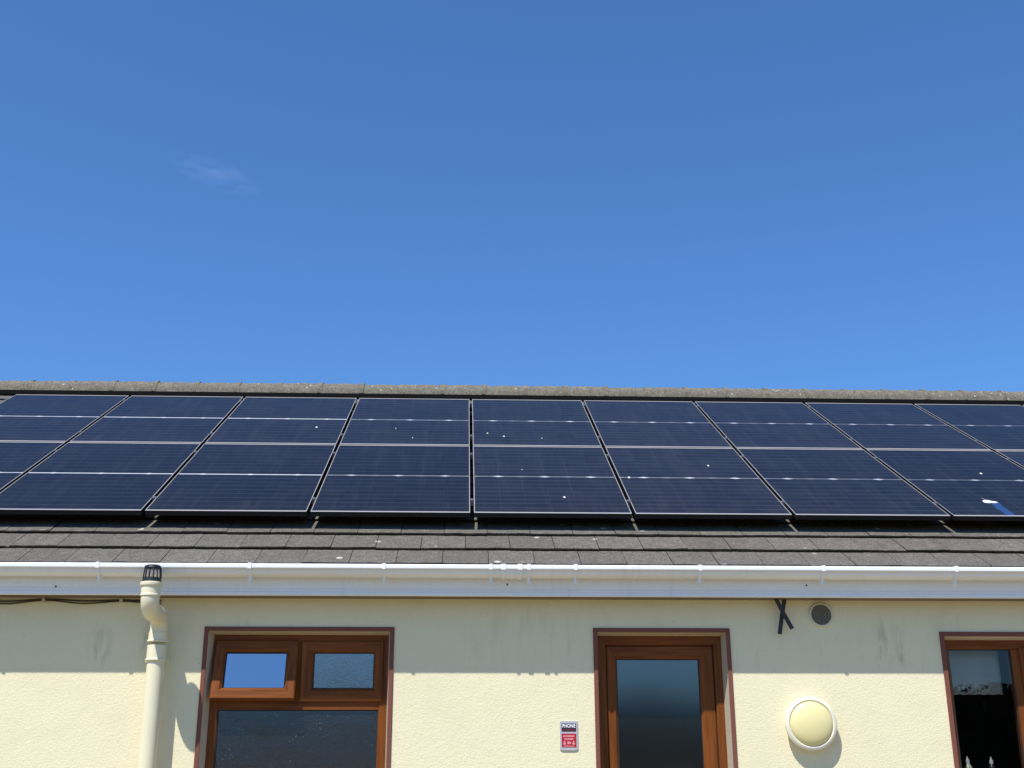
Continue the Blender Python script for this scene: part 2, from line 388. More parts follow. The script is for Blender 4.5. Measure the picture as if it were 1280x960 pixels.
# roof: every tile modelled, nose lifted over the course below
def tiles():
    mb = MB(); rnd = random.Random(3)
    cov, gauge, nose = .3035, .305, -.105
    for k in range(-2, 16):
        s0 = nose + gauge * k
        ph = -2.717 if (k % 2) else -2.868
        n0 = int(math.floor((XA - .12 - ph) / cov)); n1 = int(math.ceil((XB + .12 - ph) / cov))
        for i in range(n0, n1):
            xa = max(ph + i * cov + .002, XA - .12); xb = min(ph + (i + 1) * cov - .002, XB + .12)
            if xb - xa < .05: continue
            j = rnd.uniform(-.005, .005); up = rnd.uniform(-.002, .0025); tw = rnd.uniform(-.0015, .0015); tone = rnd.random()
            s1 = min(s0 + .385, 4.70)
            if s1 - s0 < .1: continue
            t = .042
            nA, nB = s0 + j, s0 + j + rnd.uniform(-.004, .004)
            hd = -.022
            if xb > xa:
                K = 6; xs_ = [xa + (xb - xa) * q / K for q in range(K + 1)]
                jj = [nA + (nB - nA) * q / K + rnd.uniform(-.003, .003) for q in range(K + 1)]
                uu = [up + tw * (1 - 2 * q / K) + rnd.uniform(-.0012, .0012) for q in range(K + 1)]
                tp = [T(x, s + .008, u) for x, s, u in zip(xs_, jj, uu)]
                ed = [T(x, s, u - .008) for x, s, u in zip(xs_, jj, uu)]
                bt_ = [T(x, s + rnd.uniform(0, .006), u - t + rnd.uniform(-.004, .004)) for x, s, u in zip(xs_, jj, uu)]
                md = [T(x, s + .19, (u + hd) / 2 + rnd.uniform(-.001, .001)) for x, s, u in zip(xs_, jj, uu)]
                hh_ = [T(x, s1, hd) for x in xs_]; hb_ = [T(xa, s1, hd - t), T(xb, s1, hd - t)]
                vs = tp + ed + bt_ + md + hh_ + hb_; n_ = K + 1
                for q in range(K):
                    mb.add([vs[q], vs[q + 1], vs[3 * n_ + q + 1], vs[3 * n_ + q]], [(0, 1, 2, 3)], 0, tone)
                    mb.add([vs[3 * n_ + q], vs[3 * n_ + q + 1], vs[4 * n_ + q + 1], vs[4 * n_ + q]], [(0, 1, 2, 3)], 0, tone)
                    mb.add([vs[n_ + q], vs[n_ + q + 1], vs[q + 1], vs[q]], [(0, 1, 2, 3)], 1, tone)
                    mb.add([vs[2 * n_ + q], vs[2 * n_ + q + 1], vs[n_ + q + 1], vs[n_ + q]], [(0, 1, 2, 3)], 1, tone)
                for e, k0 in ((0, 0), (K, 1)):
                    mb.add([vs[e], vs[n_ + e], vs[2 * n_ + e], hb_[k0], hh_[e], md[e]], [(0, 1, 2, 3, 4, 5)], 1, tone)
    # timber deck beneath, rear slope
    xa, xb = XA - .1, XB + .1
    ya = T(0, -.60, -.075); yb = T(0, 4.66, -.075)
    prof = [(ya.y, ya.z), (RY, yb.z + .02), (2 * RY - ya.y, ya.z), (2 * RY - ya.y, ya.z - .02), (RY, yb.z - .10), (ya.y, ya.z - .02)]
    mb.sweep_x(prof, xa, xb, True, 2)
    ra = T(0, -.70); rb = T(0, 4.66)
    prof = [(RY + .03, rb.z), (2 * RY - ra.y, ra.z), (2 * RY - ra.y, ra.z - .03), (RY + .03, rb.z - .03)]
    mb.sweep_x(prof, xa - .02, xb + .02, True, 0)
    return hb(mb, 'roof', [M['tile'], M['nose'], M['felt']])
roof = tiles()

def ridge():
    mb = MB(); n = 14; L = .462; r0, r1 = RR, RR - .017
    def arc(r, x, lift=0): return [(x, -r * math.cos(math.pi * k / n), r * math.sin(math.pi * k / n) + lift) for k in range(n + 1)]
    xs = [0, L * .25, L * .5, L * .75, L - .05, L - .049, L]
    lifts = [0, .001, .002, .001, 0, .009, .009]
    outer = [arc(r0, x, l) for x, l in zip(xs, lifts)]; inner = [arc(r1, x, l) for x, l in zip(xs, lifts)]
    rnd = random.Random(5); vs = []; fs = []
    for a in outer:
        for p in a: vs.append((p[0], p[1] * (1 + rnd.uniform(-.02, .02)), p[2] * (1 + rnd.uniform(-.025, .025))))
    no = len(vs)
    for a in inner: vs += a
    q = n + 1
    for i in range(len(xs) - 1):
        for k in range(n):
            fs.append((i * q + k, i * q + k + 1, (i + 1) * q + k + 1, (i + 1) * q + k))
            fs.append((no + i * q + k, no + (i + 1) * q + k, no + (i + 1) * q + k + 1, no + i * q + k + 1))
        for k in (0, n): fs.append((i * q + k, (i + 1) * q + k, no + (i + 1) * q + k, no + i * q + k))
    for i in (0, len(xs) - 1):
        for k in range(n): fs.append((i * q + k, i * q + k + 1, no + i * q + k + 1, no + i * q + k))
    mb.add(vs, fs)
    rnd = random.Random(11); x = XA - .12; first = None
    while x < XB + .1:
        if first is None:
            o = first = mb.build('ridge_tile', M['ridge'], roof, smooth=50)
        else:
            o = first.copy(); COL.objects.link(o); o.parent = roof
        o.location = (x, RY - YW + rnd.uniform(-.004, .004) - roof.location.y - YW, RZ + rnd.uniform(-.004, .003))
        o.location = Vector((x, RY + rnd.uniform(-.004, .004), RZ + rnd.uniform(-.004, .003)))
        o.rotation_euler = (rnd.uniform(-.008, .008), rnd.uniform(-.0015, .003), rnd.uniform(-.004, .004))
        x += .447
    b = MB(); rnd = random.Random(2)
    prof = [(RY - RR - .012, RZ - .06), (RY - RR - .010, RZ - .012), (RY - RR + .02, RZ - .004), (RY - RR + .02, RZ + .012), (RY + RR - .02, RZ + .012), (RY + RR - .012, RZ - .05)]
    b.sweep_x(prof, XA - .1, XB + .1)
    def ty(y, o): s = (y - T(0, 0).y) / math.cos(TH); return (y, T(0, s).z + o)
    b.sweep_x([ty(RY - RR - .16, .002), ty(RY - RR - .16, .012), ty(RY - RR - .014, .020), ty(RY - RR - .014, .002)], XA - .1, XB + .1)  # near-black strip on the tiles, drawn in as the shadow line below the ridge
    b.build('ridge_mortar_shade', M['dark'], roof)
ridge()

# fascia, soffit, gutter
f = MB()
f.sweep_x([(7.685, 1.298), (7.685, 1.166), (7.689, 1.163), (7.689, 1.156), (7.684, 1.152), (7.684, 1.147), (7.687, 1.144), (7.687, 1.138), (7.681, 1.134),
           (7.680, 1.116), (7.686, 1.113), (7.703, 1.113), (7.703, 1.298)], XA - .1, XB + .1)
fascia = hb(f, 'fascia', M['upvc'])
for x, z in ((.29, 1.190), (2.27, 1.192), (-2.62, 1.165)):
    n = MB(); n.tube([(x, 7.688, z), (x, 7.682, z)], .006, 10); n.build('nail_cap', M['blackp'], fascia)
for x in (-2.79, 2.40):
    n = MB(); n.box(x - .055, x + .055, 7.6835, 7.692, 1.168, 1.29); n.build('joint_cover', M['upvc'], fascia)
s_ = MB(); s_.box(XA - .1, XB + .1, 7.7035, YW - .002, 1.118, 1.127); hb(s_, 'soffit', M['soffit'])

gy, gz, ga, gd = 7.622, 1.282, .0625, .060
def gut_prof(grow, t):
    o = []; n = 18
    for k in range(n + 1):
        a = math.pi * k / n                               # back to front, under
        e = lambda v, p: math.copysign(abs(v) ** p, v)
        o.append((gy + (ga + grow) * e(math.cos(a), .75), gz - (gd + grow) * math.sin(a) ** .7))
    i = [(gy + (y - gy) * (1 - t / ga), gz + (z - gz) * (1 - t / gd)) for y, z in reversed(o)]
    return o + i
gm = MB(); gm.sweep_x(gut_prof(0, .004), XA - .1, XB + .1)
lip = [(gy - ga - .009 + .0105 * max(-1, min(1, 1.25 * math.cos(2 * math.pi * k / 20))), gz - .002 + .0155 * max(-1, min(1, 1.25 * math.sin(2 * math.pi * k / 20)))) for k in range(20)]
gm.sweep_x(lip, XA - .1, XB + .1)
gutter = hb(gm, 'gutter', M['upvc'], smooth=45)
def bracket(x, wd, grow, name, low=.014):
    b = MB(); p = gut_prof(grow, grow + .001)
    b.sweep_x(p, x - wd / 2, x + wd / 2)
    yl = gy - ga
    b.box(x - wd / 2, x + wd / 2, yl - .023, yl + .006, gz - .0185, gz + .0185)
    if low: b.box(x - wd * .35, x + wd * .35, gy - .034, gy - .006, gz - gd - grow - low, gz - gd - grow + .004)
    return b.build(name, M['upvc'], gutter, smooth=40)
for x in (-8.0, -7.0, -6.0, -5.05, -4.1, -3.137, -2.326, -1.366, -.509, .18, .425, .728, 1.54, 2.351, 3.234, 4.05, 4.9, 5.8, 6.8, 7.8): bracket(x, .022, 0.006, 'gutter_bracket', .030)
for x in (.261, .368): bracket(x, .030, .0075, 'union_band', .004)
u = MB(); u.sweep_x(gut_prof(.0035, .004), .276, .353); u.build('union_sleeve', M['upvc'], gutter, smooth=45)

# ---------------- windows and door
def ring(mb, o, i, y0, y1, cham=.008, vi=0, hi=1):
    """mitred rectangular frame between outer (x0,x1,z0,z1) and inner, face at y0 (towards the yard) back at y1"""
    def q(r, y): return [(r[0], y, r[2]), (r[1], y, r[2]), (r[1], y, r[3]), (r[0], y, r[3])]
    oc = (o[0] + cham * .5, o[1] - cham * .5, o[2] + cham * .5, o[3] - cham * .5)
    ic = (i[0] - cham, i[1] + cham, i[2] - cham, i[3] + cham)
    loops = [q(o, y1), q(o, y0 + cham * .5), q(oc, y0), q(ic, y0), q(i, y0 + cham), q(i, y1)]
    for k in range(4):
        k2 = (k + 1) % 4; mi = hi if k in (0, 2) else vi
        for a in range(5):
            A, B = loops[a], loops[a + 1]
            mb.add([A[k], A[k2], B[k2], B[k]], [(0, 1, 2, 3)], mi)
        mb.add([loops[5][k], loops[5][k2], loops[0][k2], loops[0][k]], [(0, 1, 2, 3)], mi)
def ringp(r, d): return (r[0] + d, r[1] - d, r[2] + d, r[3] - d)
WOOD = [M['woodv'], M['woodh']]
def pane(parent, r, y, m, name='pane', t=.006):
    mb = MB(); mb.add([(r[0], y, r[2]), (r[1], y, r[2]), (r[1], y, r[3]), (r[0], y, r[3])], [(0, 1, 2, 3)])
    return mb.build(name, m, parent)
def gasket(mb, r, y, wd=.006, mi=2):
    ring(mb, r, ringp(r, wd), y, y + .01, .001, mi, mi)
def surround(parent, o, wd, spl, depth=.103, bottom=True):
    """painted band on the wall face and splayed plaster reveal"""
    t = MB(); y0, y1 = YW - .010, YW + .003
    out = (o[0] - wd, o[1] + wd, (o[2] - wd) if bottom else o[2], o[3] + wd)
    def q(x0, x1, z0, z1): t.box(x0, x1, y0, y1, z0, z1)
    q(out[0], o[0], out[2], out[3]); q(o[1], out[1], out[2], out[3]); q(o[0], o[1], o[3], out[3])
    if bottom: q(o[0], o[1], out[2], o[2])
    t.build('trim', M['trim'], parent, bevel=.003)
    r = MB(); l, rr, tp = spl; i = (o[0] + l, o[1] - rr, o[2], o[3] - tp); ya, yb = YW - .004, YW + depth
    O = [(o[0], ya, o[2]), (o[0], ya, o[3]), (o[1], ya, o[3]), (o[1], ya, o[2])]
    I = [(i[0], yb, i[2]), (i[0], yb, i[3]), (i[1], yb, i[3]), (i[1], yb, i[2])]
    for k in range(3): r.add([O[k], O[k + 1], I[k + 1], I[k]], [(0, 1, 2, 3)])
    r.build('reveal', M['reveal'], parent)

YF = YW + .100
# left window ----------------------------------------------------------
o = OPEN[0]
m = MB(); fo = (o[0] + .002, o[1] - .002, o[2] + .002, o[3] - .002); fi = (-1.585, -.545, -.24, .84)
ring(m, fo, fi, YF, YF + .07)
m.box(-1.585, -.545, YF + .004, YF + .07, .413, .475, 1)                # transom
m.box(-1.085, -1.052, YF + .003, YF + .068, .4752, .84, 0)              # mullion
win = hb(m, 'window', WOOD)
surround(win, o, .028, (.020, .014, .014))
sm = MB(); so = (-1.062, -.518, .464, .853); si = (-.980, -.580, .546, .778)
ring(sm, so, si, YF - .016, YF + .03, .014); gasket(sm, si, YF + .008)
sm.build('sash', WOOD + [M['gasket']], win)
pane(win, ringp(si, -.005), YF + .016, M['glass_obs'])
# the open top-hung light, swung out at the bottom
hx = bpy.data.objects
sm = MB(); H = .39; so = (-.272, .272, -H, 0.0); si = (-.200, .200, -H + .075, -.075)
ring(sm, so, si, -.020, .03, .016); gasket(sm, si, .008)
sash = sm.build('open_sash', WOOD + [M['gasket']], win, loc=(-1.352, YF - .002, .853)); sash.rotation_euler = (R(-11.5), 0, 0)
sash['label'] = 'small top light standing ajar with sunlit bottom rail'
p = pane(win, ringp(si, -.005), .016, M['glass_sash']); p.location = sash.location; p.rotation_euler = sash.rotation_euler
st = MB(); st.box(-1.36, -1.345, YF - .04, YF + .02, .4765, .482); st.box(-1.357, -1.349, YF - .045, YF - .035, .4765, .50); st.build('window_stay', M['whiteplastic'], win)
lg = (-1.585, -.545, -.24, .413)
gm = MB(); gasket(gm, lg, YF + .012, .007, 0); gm.build('gasket', M['gasket'], win)
pane(win, lg, YF + .020, M['glass_big'])
sl = MB(); sl.box(o[0] - .05, o[1] + .05, YW - .07, YF + .01, o[2] - .04, o[2] + .001); sl.build('sill', M['reveal'], win, bevel=.004)

# right window ---------------------------------------------------------
o = OPEN[2]
m = MB(); fo = (o[0] + .002, o[1] - .002, o[2] + .002, o[3] - .002); fi = (3.285, 4.555, -.09, .808)
ring(m, fo, fi, YF, YF + .07)
m.box(3.715, 3.782, YF + .003, YF + .068, -.09, .808, 0)
win2 = hb(m, 'window', WOOD)
surround(win2, o, .030, (.010, .014, .014))
gm = MB(); gasket(gm, (3.285, 3.715, -.09, .808), YF + .012, .007, 0); gm.build('gasket', M['gasket'], win2)
pane(win2, (3.285, 3.715, -.09, .808), YF + .020, M['glass_clear'])
sm = MB(); so = (3.770, 4.575, -.105, .822); si = (3.850, 4.500, -.03, .745)
ring(sm, so, si, YF - .016, YF + .03, .014); gasket(sm, si, YF + .008); sm.build('sash', WOOD + [M['gasket']], win2)
pane(win2, ringp(si, -.005), YF + .016, M['glass_clear'])
sl = MB(); sl.box(o[0] - .05, o[1] + .05, YW - .07, YF + .01, o[2] - .04, o[2] + .001); sl.build('sill', M['reveal'], win2, bevel=.004)
sl = MB(); sl.box(o[0], o[1], YF + .075, YW + .42, o[2] + .02, o[2] + .045); sl.build('sill_board', M['whiteplastic'], win2)

# door -----------------------------------------------------------------
o = OPEN[1]
m = MB(); fo = (o[0] + .002, o[1] - .002, -1.195, o[3] - .002); fi = (.958, 1.686, -1.15, .832)
ring(m, fo, fi, YF - .005, YF + .07)
door = hb(m, 'door_frame', WOOD)
surround(door, o, .028, (.004, .016, .014), bottom=False)
lm = MB(); lo = (.961, 1.683, -1.147, .829); li = (1.030, 1.588, -1.03, .742)
ring(lm, lo, li, YF + .018, YF + .06, .014)
gasket(lm, li, YF + .034)
dl = lm.build('door_leaf', WOOD + [M['gasket']], door)
lm = MB(); ring(lm, (.957, 1.687, -1.151, .833), (.9615, 1.6825, -1.1465, .8285), YF + .024, YF + .05, .001, 0, 0); lm.build('weather_seal', M['gasket'], door)
pane(door, ringp(li, -.005), YF + .042, M['glass_door'])
hm = MB(); hm.box(1.615, 1.650, YF + .008, YF + .019, -.28, -.06); hm.tube([(1.632, YF + .01, -.14), (1.632, YF - .04, -.14), (1.53, YF - .045, -.14)], .009, 10); hm.build('door_handle', M['alu'], door)
sl = MB(); sl.box(o[0] - .05, o[1] + .05, YW - .25, YF + .06, ZG, -1.20); sl.build('door_step', M['ground'], door)

# ------------------------------------------------------------------ things in the right window
b = thing('roller_blind', 'pale grey blind with dark lace hem hanging behind the right window glass', 'blind', (3.48, YF + .15, .90))
bl = MB(); nx = 24
vs = []
for i in range(nx + 1):
    x = -.27 + (3.69 - 3.48 + .27) * i / nx
    for z in (-.05, -.15, -.26, -.3795 - .003 * math.sin(i * 1.9)): vs.append((x, .004 * math.sin(i * .7), z))
bl.add(vs, [(i * 4 + k, i * 4 + 4 + k, i * 4 + 5 + k, i * 4 + 1 + k) for i in range(nx) for k in range(3)])
bo = bl.build('blind_cloth', M['blind'], b, smooth=60); sol = bo.modifiers.new('thick', 'SOLIDIFY'); sol.thickness = .002
bt = MB(); bt.tube([(-.28, 0, -.035), (.24, 0, -.035)], .018, 14); bt.build('roller', M['whiteplastic'], b, smooth=40)
def bottle(x, y, z, h, r, mbody, mcap, label, grp):
    t = thing('bottle', label, 'bottle', (x, y, z), grp)
    m = MB(); m.tube([(0, 0, 0), (0, 0, .004), (0, 0, h * .62), (0, 0, h * .74), (0, 0, h * .80)], [r * .95, r, r, r * .62, r * .36], 20); m.build('body', mbody, t, smooth=40)
    m = MB(); m.tube([(0, 0, h * .80), (0, 0, h * .90), (0, 0, h * .91), (0, 0, h)], [r * .42, r * .42, r * .24, r * .16], 14); m.build('cap', mcap, t, smooth=40)
ZS = OPEN[2][2] + .045
bottle(3.398, 8.13, ZS, .235, .034, M['bottlecream'], M['whiteplastic'], 'cream bottle with white nozzle on the sill inside the right window', 'bottles on the window sill')
bottle(3.560, 8.13, ZS, .232, .030, M['bottledark'], M['whiteplastic'], 'dark bottle with white cap on the sill inside the right window', 'bottles on the window sill')
bottle(-1.225, 8.02, -.2395, .355, .034, M['whiteplastic'], M['whiteplastic'], 'white bottle tip showing through the frosted lower pane of the left window', None)

# ------------------------------------------------------------------ soil pipe
px = -1.955
pipe = thing('vent_pipe', 'cream soil vent pipe with swan neck and black cowl left of the window', 'pipe', (px, 7.75, ZG))
def pl(mb, name, m, **k): o = mb.build(name, m, pipe, **k); o.location = (-px, -7.75, -ZG); return o
YU, YD, zc, rb = 7.465, 7.75, .985, .085
m = MB(); m.tube([(px + .012, YD, ZG), (px, YD, .73)], .055, 28); pl(m, 'pipe_length', M['pipe'], smooth=40)
path = [(px, YU, 1.13)]
for k in range(0, 11):
    a = math.pi / 2 * k / 10; path.append((px, YU + rb - rb * math.cos(a), zc + rb - rb * math.sin(a)))
for k in range(0, 11):
    a = math.pi / 2 * k / 10; path.append((px, YD - rb + rb * math.sin(a), zc - rb + rb * math.cos(a)))
path.append((px, YD, .82))
m = MB(); m.tube(path, .0565, 28); pl(m, 'swan_neck', M['pipe'], smooth=40)
def collar(z0, z1, y, r, name='collar'):
    m = MB(); m.tube([(px, y, z0), (px, y, z0 + .001), (px, y, z0 + .006), (px, y, z0 + .016), (px, y, z0 + .017), (px, y, z1 - .002), (px, y, z1)],
                     [r * .93, r + .004, r + .007, r + .004, r, r, r - .003], 28); pl(m, name, M['pipe'], smooth=35)
collar(.700, .800, YD, .0615); collar(.818, .882, YD, .0605)
m = MB()
m.tube([(px, YU, 1.072), (px, YU, 1.074), (px, YU, 1.082), (px, YU, 1.086), (px, YU, 1.133), (px, YU, 1.136), (px, YU, 1.146), (px, YU, 1.158), (px, YU, 1.161)],
       [.058, .062, .062, .059, .060, .067, .070, .068, .058], 32); pl(m, 'collar', M['pipe'], smooth=35)
m = MB(); m.tube([(px, YU, 1.158), (px, YU, 1.160), (px, YU, 1.186), (px, YU, 1.188)], [.056, .060, .057, .053], 28)
for k in range(13):
    a = 2 * math.pi * (k + .5) / 13
    m.tube([(px + r * math.cos(a), YU + r * math.sin(a), z) for r, z in ((.055, 1.183), (.053, 1.21), (.049, 1.252))], .0042, 6)
m.tube([(px, YU, 1.247), (px, YU, 1.249), (px, YU, 1.262), (px, YU, 1.268)], [.050, .053, .049, .036], 28)
pl(m, 'cowl', M['blackp'], smooth=40)
m = MB(); m.tube([(px - .035, YD, .712), (px - .035, YW + .004, .712)], .010, 8); m.tube([(px + .035, YD, .712), (px + .035, YW + .004, .712)], .010, 8)
m.box(px - .074, px + .074, YD + .02, YD + .034, .698, .714); pl(m, 'clip', M['pipe'])

# ------------------------------------------------------------------ bulkhead lamp
lamp = thing('bulkhead_lamp', 'round wall lamp with white ring and yellowed dome on cream wall', 'wall lamp', (2.262, YW, .318))
m = MB(); m.lathe_y([(.0, .002), (.140, .002), (.152, 0), (.156, -.030), (.166, -.040), (.170, -.052), (.169, -.064), (.160, -.072), (.148, -.074), (.141, -.069), (.139, -.055)])
m.build('ring', M['lampbase'], lamp, smooth=40)
m = MB(); prof = [(.140, -.058)] + [(.140 * math.cos(a), -.064 - .042 * math.sin(a)) for a in [math.pi / 2 * k / 12 for k in range(13)]]
prof[-1] = (.0005, prof[-1][1]); m.lathe_y(prof); m.build('diffuser', M['diffuser'], lamp, smooth=40)

# ------------------------------------------------------------------ alarm sign
sg = thing('alarm_sign', 'small red and grey alarm plaque screwed to the wall left of the door', 'sign', (.693, YW, .246))
m = MB(); w2, h2 = .058, .092
pts = [(-w2, -h2 + .006), (-w2 + .022, -h2), (w2 - .022, -h2), (w2, -h2 + .006), (w2, h2 - .004), (w2 - .006, h2), (-w2 + .006, h2), (-w2, h2 - .004)]
m.add([(x, -.008, z) for x, z in pts] + [(x, .004, z) for x, z in pts], [tuple(range(8)), tuple(range(15, 7, -1))] + [(i, (i + 1) % 8, 8 + (i + 1) % 8, 8 + i) for i in range(8)])
m.build('backing_plate', M['signgrey'], sg, bevel=.002)
m = MB(); m.box(-.047, .047, -.0095, -.007, .026, .076); m.build('name_panel', M['signdark'], sg)
m = MB(); m.box(-.047, .047, -.0095, -.007, -.071, .013); m.build('red_panel', M['signred'], sg)
fc = bpy.data.curves.new('lettering', 'FONT'); fc.body = 'PHONE'; fc.size = .030; fc.align_x = 'CENTER'; fc.align_y = 'CENTER'; fc.extrude = .0004; fc.offset = .0009
to = bpy.data.objects.new('tmp', fc); COL.objects.link(to)
bpy.context.view_layer.update()
tm = bpy.data.meshes.new_from_object(to.evaluated_get(bpy.context.evaluated_depsgraph_get()))
bpy.data.objects.remove(to)
tm.materials.clear(); tm.materials.append(M['signwhite'])
tb = max(v.co.x for v in tm.vertices) - min(v.co.x for v in tm.vertices)
lt = bpy.data.objects.new('lettering', tm); COL.objects.link(lt); lt.parent = sg; lt.location = (0, -.0102, .060); lt.rotation_euler = (R(90), 0, 0); lt.scale = (.084 / tb, 1, 1)
rnd = random.Random(4)
def strokes(mb, x0, x1, z0, z1):
    x = x0
    while x < x1 - .002:
        wd = rnd.uniform(.0022, .0042); t = z1 if rnd.random() < .35 else z0 + (z1 - z0) * .78
        mb.box(x, min(x + wd, x1), -.0106, -.0092, z0, t); x += wd + .0011
m = MB(); strokes(m, -.040, .040, .032, .041); m.build('small_print', M['signdred'], sg)
m = MB(); strokes(m, -.038, .034, -.008, .004); strokes(m, -.029, .030, -.026, -.014)
m.build('heading_print', M['signpink'], sg)
m = MB()
for cx in (-.029, .029):                                # two little figures and a camera
    m.tube([(cx, -.0105, -.038), (cx, -.0092, -.038)], .0055, 12); m.box(cx - .008, cx + .008, -.0105, -.0092, -.052, -.0445); m.box(cx - .0065, cx - .0015, -.0105, -.0092, -.0565, -.0525); m.box(cx + .0015, cx + .0065, -.0105, -.0092, -.0565, -.0525)
m.box(-.011, .003, -.0105, -.0092, -.052, -.036); m.hexa([(.004, -.0105, -.046), (.012, -.0105, -.052), (.012, -.0092, -.052), (.004, -.0092, -.046), (.004, -.0105, -.042), (.012, -.0105, -.036), (.012, -.0092, -.036), (.004, -.0092, -.042)])
m.build('pictograms', M['signpink'], sg)
m = MB(); strokes(m, -.034, .032, -.067, -.0605); m.build('foot_print', M['signpink'], sg)

# ------------------------------------------------------------------ round vent
vt = thing('vent_grille', 'small round vent with dark grey mesh under the eaves', 'vent', (2.402, YW, 1.022))
m = MB(); m.lathe_y([(.066, .003), (.080, .002), (.081, -.012), (.077, -.018), (.069, -.018), (.067, -.006)], 40); m.build('rim', M['ventrim'], vt, smooth=40)
m = MB(); m.tube([(0, .0025, 0), (0, .001, 0)], .0665, 36); m.build('backing', M['dark'], vt)
m = MB(); hh = .0150
for ax in (0, 60, 120):
    ca, sa = math.cos(R(ax)), math.sin(R(ax))
    for k in range(-4, 5):
        d = k * hh; l2 = .067 ** 2 - d * d
        if l2 <= 0: continue
        l = math.sqrt(l2)
        m.tube([(-sa * d - ca * l, -.010, ca * d - sa * l), (-sa * d + ca * l, -.010, ca * d + sa * l)], .0026, 5)
m.build('mesh_screen', M['mesh'], vt)

# ------------------------------------------------------------------ straps
def strap(a, b, y, label):
    m = MB(); n = 8; vs = []
    dx, dz = b[0] - a[0], b[1] - a[1]; l = math.hypot(dx, dz); nx_, nz_ = -dz / l * .0135, dx / l * .0135
    for i in range(n + 1):
        t = i / n; x = a[0] + dx * t; z = a[1] + dz * t; yy = y + .012 * math.sin(t * 2.4)
        vs += [(x - nx_, yy, z - nz_), (x + nx_, yy, z + nz_), (x + nx_, yy + .005, z + nz_), (x - nx_, yy + .005, z - nz_)]
    fs = [(0, 1, 2, 3), (4 * n + 3, 4 * n + 2, 4 * n + 1, 4 * n)]
    for i in range(n):
        for k in range(4): k2 = (k + 1) % 4; fs.append((4 * i + k, 4 * i + 4 + k, 4 * i + 4 + k2, 4 * i + k2))
    m.add([(x - a[0], yy - y, z - a[1]) for x, yy, z in vs], fs)
    tag(m.build('strap', M['strap'], None, loc=(a[0], y, a[1])), label, 'strap', 'black straps hanging from the eaves')
strap((2.070, 1.150), (2.182, .920), 7.775, 'black strap slanting down to the right below the eaves, crossing another')
strap((2.156, 1.150), (2.102, .889), 7.800, 'longer near-vertical black strap under the eaves, its end leaning left')

# ------------------------------------------------------------------ cable along the eaves
cb = thing('cable', 'thin dark cable clipped along the wall under the eaves at far left', 'cable', (-3.0, YW, 1.10))
for dz, ph, r in ((0, 0, .005), (-.007, .9, .0045)):
    pts = []; m = MB()
    for i in range(60):
        x = -4.6 + i * (2.62 / 59); k = (x + 2.741) / .501
        sag = -.010 * (1 - math.cos(2 * math.pi * k)) / 2 if dz == 0 else -.019 * (1 - math.cos(2 * math.pi * k)) / 2
        pts.append((x + 3.0, -.016, .004 + sag + dz + .003 * math.sin(9 * x)))
    m.tube(pts, r, 8); m.build('cable_run', M['cable'], cb, smooth=60)
for x in (-4.24, -3.74, -3.24, -2.741, -2.240):
    m = MB(); m.box(x + 3 - .011, x + 3 + .011, -.028, 0, -.016, .016); m.build('clip', M['clip'], cb, bevel=.004)

# ------------------------------------------------------------------ solar array
RAILS = (.305, 1.612, 2.256, 3.597)
ROWL = PL + .020
A2W = Matrix.Rotation(TH, 4, 'X')
def ap(x, s, n=0.0): p = P0 + SD * s + NRM * n; return Vector((x, p.y, p.z))
rail0 = None
for ri, s in enumerate(RAILS):
    rl = thing('mounting_rail', ('lowest mounting rail carrying the lower row of solar panels', 'second lowest mounting rail, under the upper part of the lower solar row',
               'third mounting rail up, under the lower part of the upper solar row', 'highest mounting rail under the solar panels nearest the ridge')[ri], 'rail', ap(0, s, -.05), 'mounting rails under the solar panels')
    rl.rotation_euler = (TH, 0, 0)
    m = MB(); m.box(-4.50, 6.96, -.018, .018, -.028, .012); m.build('rail_bar', M['frameblack'], rl)
    hook = None; first = None
    for i in range(-4, 7):
        if hook is None:
            m = MB(); m.box(-.018, .018, -.016, .05, -.068, -.0285); q = hook = m.build('roof_hook', M['frameblack'], rl)
        else:
            q = hook.copy(); COL.objects.link(q); q.parent = rl
        q.location = (GX + i * PITCH + (.3 if i < 6 else -.3), 0, 0)
    for i in range(-4, 7):
        if first is None:
            c = MB(); c.box(-.012, .012, -.016, .016, .010, .048); c.box(-.016, .016, -.013, .013, .0505, .055); c.tube([(0, 0, .054), (0, 0, .061)], .0065, 8)
            q = first = c.build('clamp', M['alu'], rl)
        else:
            q = first.copy(); COL.objects.link(q); q.parent = rl
        q.location = (GX + i * PITCH, 0, 0)

def ringz(mb, o, i, z0, z1, mtop, mside):
    a = [(o[0], o[2]), (o[1], o[2]), (o[1], o[3]), (o[0], o[3])]; b = [(i[0], i[2]), (i[1], i[2]), (i[1], i[3]), (i[0], i[3])]
    for k in range(4):
        k2 = (k + 1) % 4
        mb.add([(*a[k], z1), (*a[k2], z1), (*b[k2], z1), (*b[k], z1)], [(0, 1, 2, 3)], mtop)
        mb.add([(*a[k], z0), (*a[k2], z0), (*a[k2], z1), (*a[k], z1)], [(0, 1, 2, 3)], mside)
        mb.add([(*b[k], z0), (*b[k2], z0), (*b[k2], z1), (*b[k], z1)], [(0, 1, 2, 3)], mside)
fr = MB(); hw, hl = PW / 2, PL / 2
ringz(fr, (-hw, hw, -hl, hl), (-hw + .0055, hw - .0055, -hl + .024, hl - .024), -.035, .0, 0, 1)
lam = MB(); lam.box(-hw + .008, hw - .008, -hl + .020, hl - .020, -.010, -.0025)
ordn = ['first', 'second', 'third', 'fourth', 'fifth', 'sixth', 'seventh', 'eighth', 'ninth', 'tenth']
